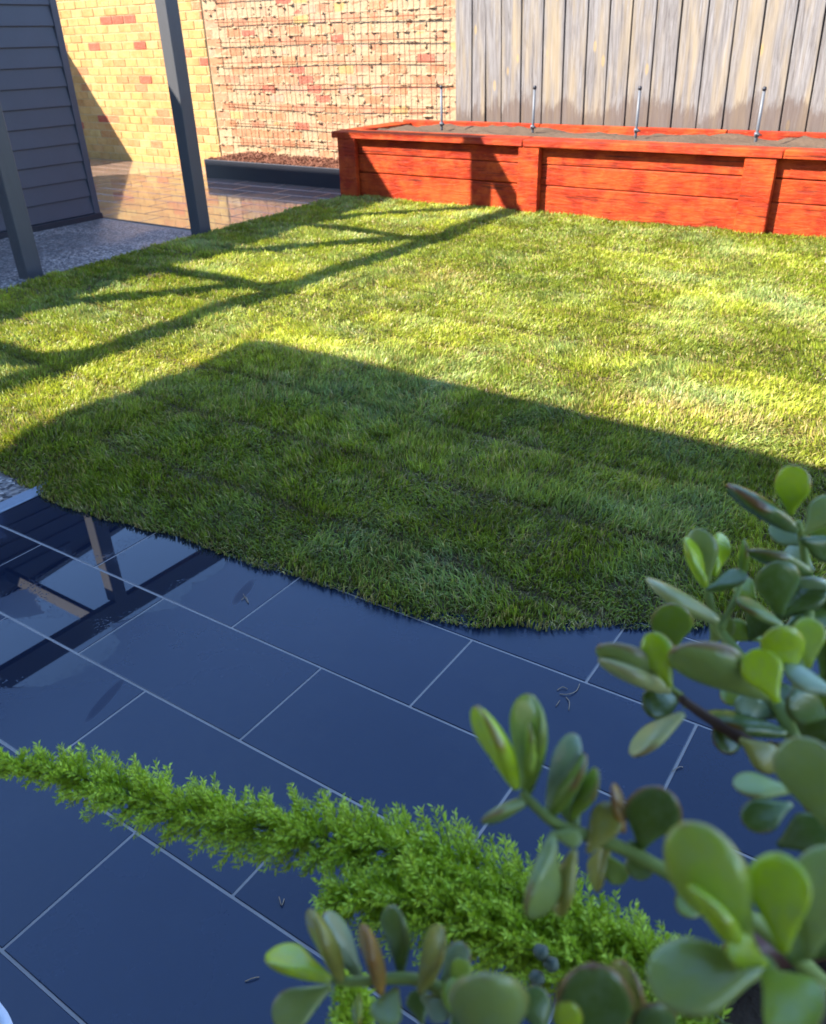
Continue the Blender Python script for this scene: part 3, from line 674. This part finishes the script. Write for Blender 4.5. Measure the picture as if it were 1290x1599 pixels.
# base x, base y, tip x, tip y, apparent width (photo pixels), distance, tint
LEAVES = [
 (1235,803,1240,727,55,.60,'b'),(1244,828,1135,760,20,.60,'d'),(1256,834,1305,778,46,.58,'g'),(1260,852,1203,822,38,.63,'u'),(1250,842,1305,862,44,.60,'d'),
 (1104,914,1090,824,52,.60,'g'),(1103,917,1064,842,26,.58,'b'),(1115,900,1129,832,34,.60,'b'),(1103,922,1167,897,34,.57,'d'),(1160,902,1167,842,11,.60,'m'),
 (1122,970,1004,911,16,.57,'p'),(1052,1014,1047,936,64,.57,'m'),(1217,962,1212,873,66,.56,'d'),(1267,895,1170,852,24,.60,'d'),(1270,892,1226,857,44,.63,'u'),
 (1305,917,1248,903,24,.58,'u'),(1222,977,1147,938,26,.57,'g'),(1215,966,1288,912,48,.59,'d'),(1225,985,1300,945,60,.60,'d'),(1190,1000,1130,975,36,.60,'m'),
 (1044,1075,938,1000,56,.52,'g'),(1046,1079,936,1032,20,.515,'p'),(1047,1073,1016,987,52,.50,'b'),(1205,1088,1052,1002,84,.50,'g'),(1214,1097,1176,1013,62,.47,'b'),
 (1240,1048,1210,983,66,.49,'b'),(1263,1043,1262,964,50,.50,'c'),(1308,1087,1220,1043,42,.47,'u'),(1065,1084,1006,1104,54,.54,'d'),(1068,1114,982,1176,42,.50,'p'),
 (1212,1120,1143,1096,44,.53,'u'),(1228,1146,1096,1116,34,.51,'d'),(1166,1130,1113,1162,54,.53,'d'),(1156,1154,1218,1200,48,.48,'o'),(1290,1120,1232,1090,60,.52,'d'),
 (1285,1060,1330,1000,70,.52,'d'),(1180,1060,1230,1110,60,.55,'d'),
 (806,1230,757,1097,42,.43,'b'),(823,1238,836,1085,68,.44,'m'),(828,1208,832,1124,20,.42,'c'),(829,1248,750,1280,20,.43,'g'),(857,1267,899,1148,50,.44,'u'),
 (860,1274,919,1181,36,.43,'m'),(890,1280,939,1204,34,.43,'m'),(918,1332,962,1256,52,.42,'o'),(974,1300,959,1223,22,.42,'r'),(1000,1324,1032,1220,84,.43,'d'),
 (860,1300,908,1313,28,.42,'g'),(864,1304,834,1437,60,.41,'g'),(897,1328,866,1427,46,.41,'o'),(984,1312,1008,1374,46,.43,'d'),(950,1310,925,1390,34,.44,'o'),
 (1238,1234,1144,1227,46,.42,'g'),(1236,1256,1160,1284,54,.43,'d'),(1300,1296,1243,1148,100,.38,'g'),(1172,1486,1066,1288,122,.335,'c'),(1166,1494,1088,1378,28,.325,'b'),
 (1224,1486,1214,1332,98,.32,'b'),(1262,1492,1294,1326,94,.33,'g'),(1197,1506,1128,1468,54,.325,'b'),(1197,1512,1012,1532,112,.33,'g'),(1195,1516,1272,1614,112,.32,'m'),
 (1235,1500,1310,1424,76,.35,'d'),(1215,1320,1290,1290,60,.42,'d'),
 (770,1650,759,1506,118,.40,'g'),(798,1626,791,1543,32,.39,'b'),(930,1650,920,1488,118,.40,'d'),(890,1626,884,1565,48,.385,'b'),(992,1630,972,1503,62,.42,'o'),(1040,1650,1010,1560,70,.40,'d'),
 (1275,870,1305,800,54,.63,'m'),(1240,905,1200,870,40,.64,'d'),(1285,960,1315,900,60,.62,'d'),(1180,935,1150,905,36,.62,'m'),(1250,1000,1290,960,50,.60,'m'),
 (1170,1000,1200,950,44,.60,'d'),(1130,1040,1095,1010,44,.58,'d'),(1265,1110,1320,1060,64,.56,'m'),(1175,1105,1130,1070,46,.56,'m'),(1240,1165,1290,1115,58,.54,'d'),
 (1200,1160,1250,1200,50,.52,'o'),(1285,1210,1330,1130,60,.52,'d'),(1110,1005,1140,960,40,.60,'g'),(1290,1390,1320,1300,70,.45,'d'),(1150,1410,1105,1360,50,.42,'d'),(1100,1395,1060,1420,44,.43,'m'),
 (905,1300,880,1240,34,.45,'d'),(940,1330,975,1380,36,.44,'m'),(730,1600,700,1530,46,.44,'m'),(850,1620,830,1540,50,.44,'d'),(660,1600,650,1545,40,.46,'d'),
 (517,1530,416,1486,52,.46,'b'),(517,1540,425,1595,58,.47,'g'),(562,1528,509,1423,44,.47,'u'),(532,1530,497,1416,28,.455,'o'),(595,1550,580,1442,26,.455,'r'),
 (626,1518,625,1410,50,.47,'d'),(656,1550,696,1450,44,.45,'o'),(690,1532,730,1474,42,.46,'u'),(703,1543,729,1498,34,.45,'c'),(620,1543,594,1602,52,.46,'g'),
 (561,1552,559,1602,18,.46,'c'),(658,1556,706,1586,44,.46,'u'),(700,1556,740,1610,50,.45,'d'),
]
INV = Matrix.Translation(-jade.location)
rl_ = random.Random(3)
for i, (bx, by, tx, ty, wp, dp, tn) in enumerate(LEAVES):
    b = at(bx, by, dp); view = (b-Vector(CAM)).normalized()
    Lp = math.hypot(tx-bx, ty-by)*dp/F_PX; Wp = wp*dp/F_PX
    ratio = Wp/Lp; sgn = rl_.choice((-1, 1))
    if ratio > .66:
        Lt = Wp/.66; dz = math.sqrt(Lt*Lt-Lp*Lp)*(-1 if rl_.random() < .7 else 1); tilt = rl_.uniform(-.25, .25); Wt = Wp
    elif ratio < .5:
        Lt = Lp*1.03; dz = Lp*.2*sgn; Wt = max(.55*Lt, Wp); tilt = sgn*math.acos(max(.05, min(1, (Wp-.10*Lt)/(Wt-.0*Lt))))
    else:
        Lt = Lp; dz = Lp*rl_.uniform(-.25, .25); tilt = rl_.uniform(-.3, .3); Wt = Wp
    t = at(tx, ty, dp+dz); ax = (t-b); Ln = ax.length; ax.normalize()
    nrm = (-view-ax*(-view).dot(ax)).normalized(); nrm = (Matrix.Rotation(tilt, 3, ax) @ nrm).normalized()
    sd = ax.cross(nrm).normalized()
    M = Matrix(((sd.x*Wt, ax.x*Ln, nrm.x*Ln*.9, b.x), (sd.y*Wt, ax.y*Ln, nrm.y*Ln*.9, b.y), (sd.z*Wt, ax.z*Ln, nrm.z*Ln*.9, b.z), (0, 0, 0, 1)))
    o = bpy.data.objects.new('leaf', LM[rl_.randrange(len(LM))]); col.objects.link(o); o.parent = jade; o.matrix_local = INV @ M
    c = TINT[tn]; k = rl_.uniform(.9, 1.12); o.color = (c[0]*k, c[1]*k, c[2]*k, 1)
def stem(pts, r0, r1, mat='stem', parent=jade, seg=9):
    P_ = smooth_line([at(*p) if len(p) == 3 and p[0] > 5 else Vector(p) for p in pts], 5); n_ = len(P_)
    rad = [(r0+(r1-r0)*i/(n_-1))*(1+.07*math.sin(i*2.3)) for i in range(n_)]
    Vv, Ff = tube_data(P_, rad, seg); return link('stem', mesh('stem', Vv, Ff, MT[mat], True), parent, -parent.location)
stem([(815,1236,.43),(845,1268,.425),(880,1292,.425),(965,1322,.425),(1060,1372,.42),(1180,1440,.42),(1290,1540,.44)], .0022, .0048)
stem([(1062,1090,.51),(1110,1124,.51),(1165,1158,.50),(1235,1210,.49),(1290,1300,.49),(1330,1450,.50)], .0026, .0068, 'wood_stem')
stem([(1104,912,.59),(1112,955,.585),(1128,990,.58),(1175,1050,.55),(1225,1120,.52),(1270,1240,.50),(1330,1400,.50)], .0025, .006)
stem([(1163,895,.60),(1150,930,.59),(1125,985,.58)], .0018, .0025)
stem([(1246,815,.60),(1254,850,.605),(1262,920,.60),(1262,990,.57),(1250,1060,.54),(1240,1120,.52)], .0025, .005)
stem([(1047,1073,.515),(1062,1088,.515),(1075,1102,.51)], .002, .0028)
stem([(519,1530,.46),(560,1533,.46),(640,1528,.46),(700,1552,.455),(775,1610,.45),(860,1700,.45)], .0023, .0052)
stem([(1195,1506,.33),(1215,1560,.345),(1240,1640,.37),(1290,1760,.45)], .0038, .0065)
stem([(885,1630,.40),(905,1700,.42),(980,1760,.46)], .003, .005)
ctr = Vector((.17, .46, .60))
for q in ((1290,1540,.44), (1330,1450,.50), (860,1700,.45), (1290,1760,.45), (980,1760,.46)):
    p = at(*q); stem([tuple(p), tuple((p+ctr)/2+Vector((.03, 0, .03))), tuple(ctr+Vector((random.uniform(-.05, .03), random.uniform(-.05, .03), -.01)))], .0062, .010, 'wood_stem')

# --- foxtail fern
fern = empty('foxtail_fern', (.10, .50, .60)); tag(fern, 'foxtail fern with bright green feathery plumes arching over the tiles', 'fern')
def frond(pts, rads, nb, seed, needles=46, nl=.0105, taper_tip=True):
    rg = random.Random(seed); sp = smooth_line([at(*p) for p in pts], 10); n_ = len(sp)
    cum = [0]
    for i in range(1, n_): cum.append(cum[-1]+(sp[i]-sp[i-1]).length)
    Lt = cum[-1]
    def pos(s):
        d = s*Lt
        for i in range(1, n_):
            if cum[i] >= d:
                t = (d-cum[i-1])/max(1e-6, cum[i]-cum[i-1]); return sp[i-1].lerp(sp[i], t), (sp[i]-sp[i-1]).normalized()
        return sp[-1], (sp[-1]-sp[-2]).normalized()
    V = []; Fc = []
    fo = empty('frond', (0, 0, 0)); bpy.data.objects.remove(fo)
    Vv, Ff = tube_data(sp, [.0021-.0013*i/(n_-1) for i in range(n_)], 7)
    st = link('frond', mesh('frond', Vv, Ff, MT['fstem'], True), fern, -fern.location)
    TV = []; TF = []
    for q in range(nb):
        s = (q+rg.random())/nb; p, tg = pos(s)
        a = Vector((rg.gauss(0, 1), rg.gauss(0, 1), rg.gauss(0, 1))); a -= tg*a.dot(tg); a.normalize()
        R_ = np.interp(s, [0, .25, .5, .75, 1.0], rads)*rg.uniform(.62, 1.12)
        d0 = (a+tg*rg.uniform(.25, .6)).normalized(); d1 = (d0+tg*.35+Vector((0, 0, .18))).normalized()
        nn_ = max(10, int(needles*R_/.035))
        for k in range(nn_):
            u = .10+.90*(k+rg.random())/nn_
            pp = p+d0*R_*u*.7+d1*R_*u*u*.3; dr = d0.lerp(d1, u).normalized()
            w = Vector((rg.gauss(0, 1), rg.gauss(0, 1), rg.gauss(0, 1))); w -= dr*w.dot(dr); w.normalize()
            nd = (w*rg.uniform(.55, 1.0)+dr*rg.uniform(.45, .9)).normalized(); ln = nl*rg.uniform(.7, 1.15)*(1-.35*u*u)
            sd = nd.cross(Vector((rg.gauss(0, 1), rg.gauss(0, 1), rg.gauss(0, 1)))).normalized()*ln*.12
            i0 = len(V); mid = pp+nd*ln*.55
            V += [pp, mid+sd, pp+nd*ln, mid-sd]; Fc.append((i0, i0+1, i0+2, i0+3))
        i0 = len(TV); tv, tf = tube_data([p, p+d0*R_*.5, p+d0*R_*.7+d1*R_*.28], [.0006, .0005, .0003], 3, False)
        TV += tv; TF += [tuple(x+i0 for x in f_) for f_ in tf]
    o = link('needles', mesh('needles', V, Fc, MT['frond']), st); o['kind'] = 'stuff'
    o = link('branchlets', mesh('branchlets', TV, TF, MT['fstem']), st); o['kind'] = 'stuff'
    return st
frond([(1130,1600,.66),(1050,1525,.69),(980,1489,.72),(883,1430,.75),(790,1388,.775),(703,1353,.80),(565,1319,.83),(450,1298,.86),(330,1278,.89),(215,1245,.92),(100,1207,.945),(0,1192,.96),(-60,1190,.97)], [.042, .054, .049, .045, .012], 800, 11)
frond([(1090,1640,.66),(960,1540,.70),(850,1480,.73),(740,1436,.75),(640,1408,.77),(560,1402,.78),(515,1405,.785)], [.036, .050, .054, .052, .026], 470, 12)
frond([(560,1720,.60),(552,1620,.61),(548,1560,.62),(547,1520,.62)], [.02, .024, .022, .018, .008], 130, 13)
frond([(1100,1600,.68),(1040,1540,.72),(980,1500,.74),(900,1480,.76),(800,1470,.78),(720,1478,.79)], [.03, .042, .042, .038, .018], 280, 14)
for k, (x, y) in enumerate(((845,1487), (861,1506), (839,1527))):
    bm = bmesh.new(); bmesh.ops.create_icosphere(bm, subdivisions=3, radius=.0065); bmesh.ops.scale(bm, verts=bm.verts, vec=(1, .95, .9))
    for v_ in bm.verts: v_.co += v_.co*(.05*math.sin(v_.co.x*900)+.04*math.sin(v_.co.z*700+k))
    link('berry', bm2me(bm, 'berry', MT['berry'], True), fern, at(x, y, .66)-fern.location)
# fern base runs down into the pot
for q in ((1130,1600,.66), (1090,1640,.66), (1100,1600,.68)):
    p = at(*q); Vv, Ff = tube_data(smooth_line([p, (p+Vector((.08, .50, .62)))/2, Vector((.10, .50, .595))], 4), [.0022]*9, 6); link('stem', mesh('stem', Vv, Ff, MT['fstem'], True), fern, -fern.location)
p = at(560,1720,.60); Vv, Ff = tube_data(smooth_line([p, p+Vector((.1, .05, -.06)), Vector((.06, .44, .595))], 4), [.0022]*9, 6); link('stem', mesh('stem', Vv, Ff, MT['fstem'], True), fern, -fern.location)

# --- white pot at the patio's left
wp = empty('white_pot', (-.92, 0.0, 0)); tag(wp, 'white glazed pot standing on the tiles opposite the fern', 'pot')
prof = [(.0, .0), (.13, .0), (.165, .02), (.175, .10), (.185, .15), (.185, .165), (.165, .165), (.16, .12), (.0, .12)]
V = []; Fc = []
for (rr_, z) in prof:
    for k in range(S): a = 2*math.pi*k/S; V.append((rr_*math.cos(a), rr_*math.sin(a), z+.018))
for i in range(len(prof)-1):
    for k in range(S): k2 = (k+1) % S; Fc.append((i*S+k, i*S+k2, (i+1)*S+k2, (i+1)*S+k))
link('vessel', mesh('vessel', V, Fc, MT['white'], True), wp)

# --- stray clippings on the tiles
for k, seq in enumerate((((874,1085),(888,1086),(900,1080),(905,1070)), ((870,1079),(878,1075),(886,1077)), ((868,1104),(874,1096)), ((884,1090),(889,1098),(888,1110)), ((1050,1206),(1060,1200),(1066,1199)), ((436,1402),(440,1416),(444,1405)), ((377,938),(384,934),(388,943),(380,929)), ((383,1534),(395,1530),(405,1527)))):
    pts = [t2g(*tile_px(*q), .0025+.002*(i % 2)) for i, q in enumerate(seq)]; Vv, Ff = tube_data(smooth_line(pts, 4), [.0011]*(4*(len(pts)-1)+1), 5)
    o = link('grass_clipping', mesh('grass_clipping', Vv, Ff, MT['dry'], True)); tag(o, 'small dry curled grass clipping lying on the dark tiles', 'clipping', 'dry clippings on the tiles')
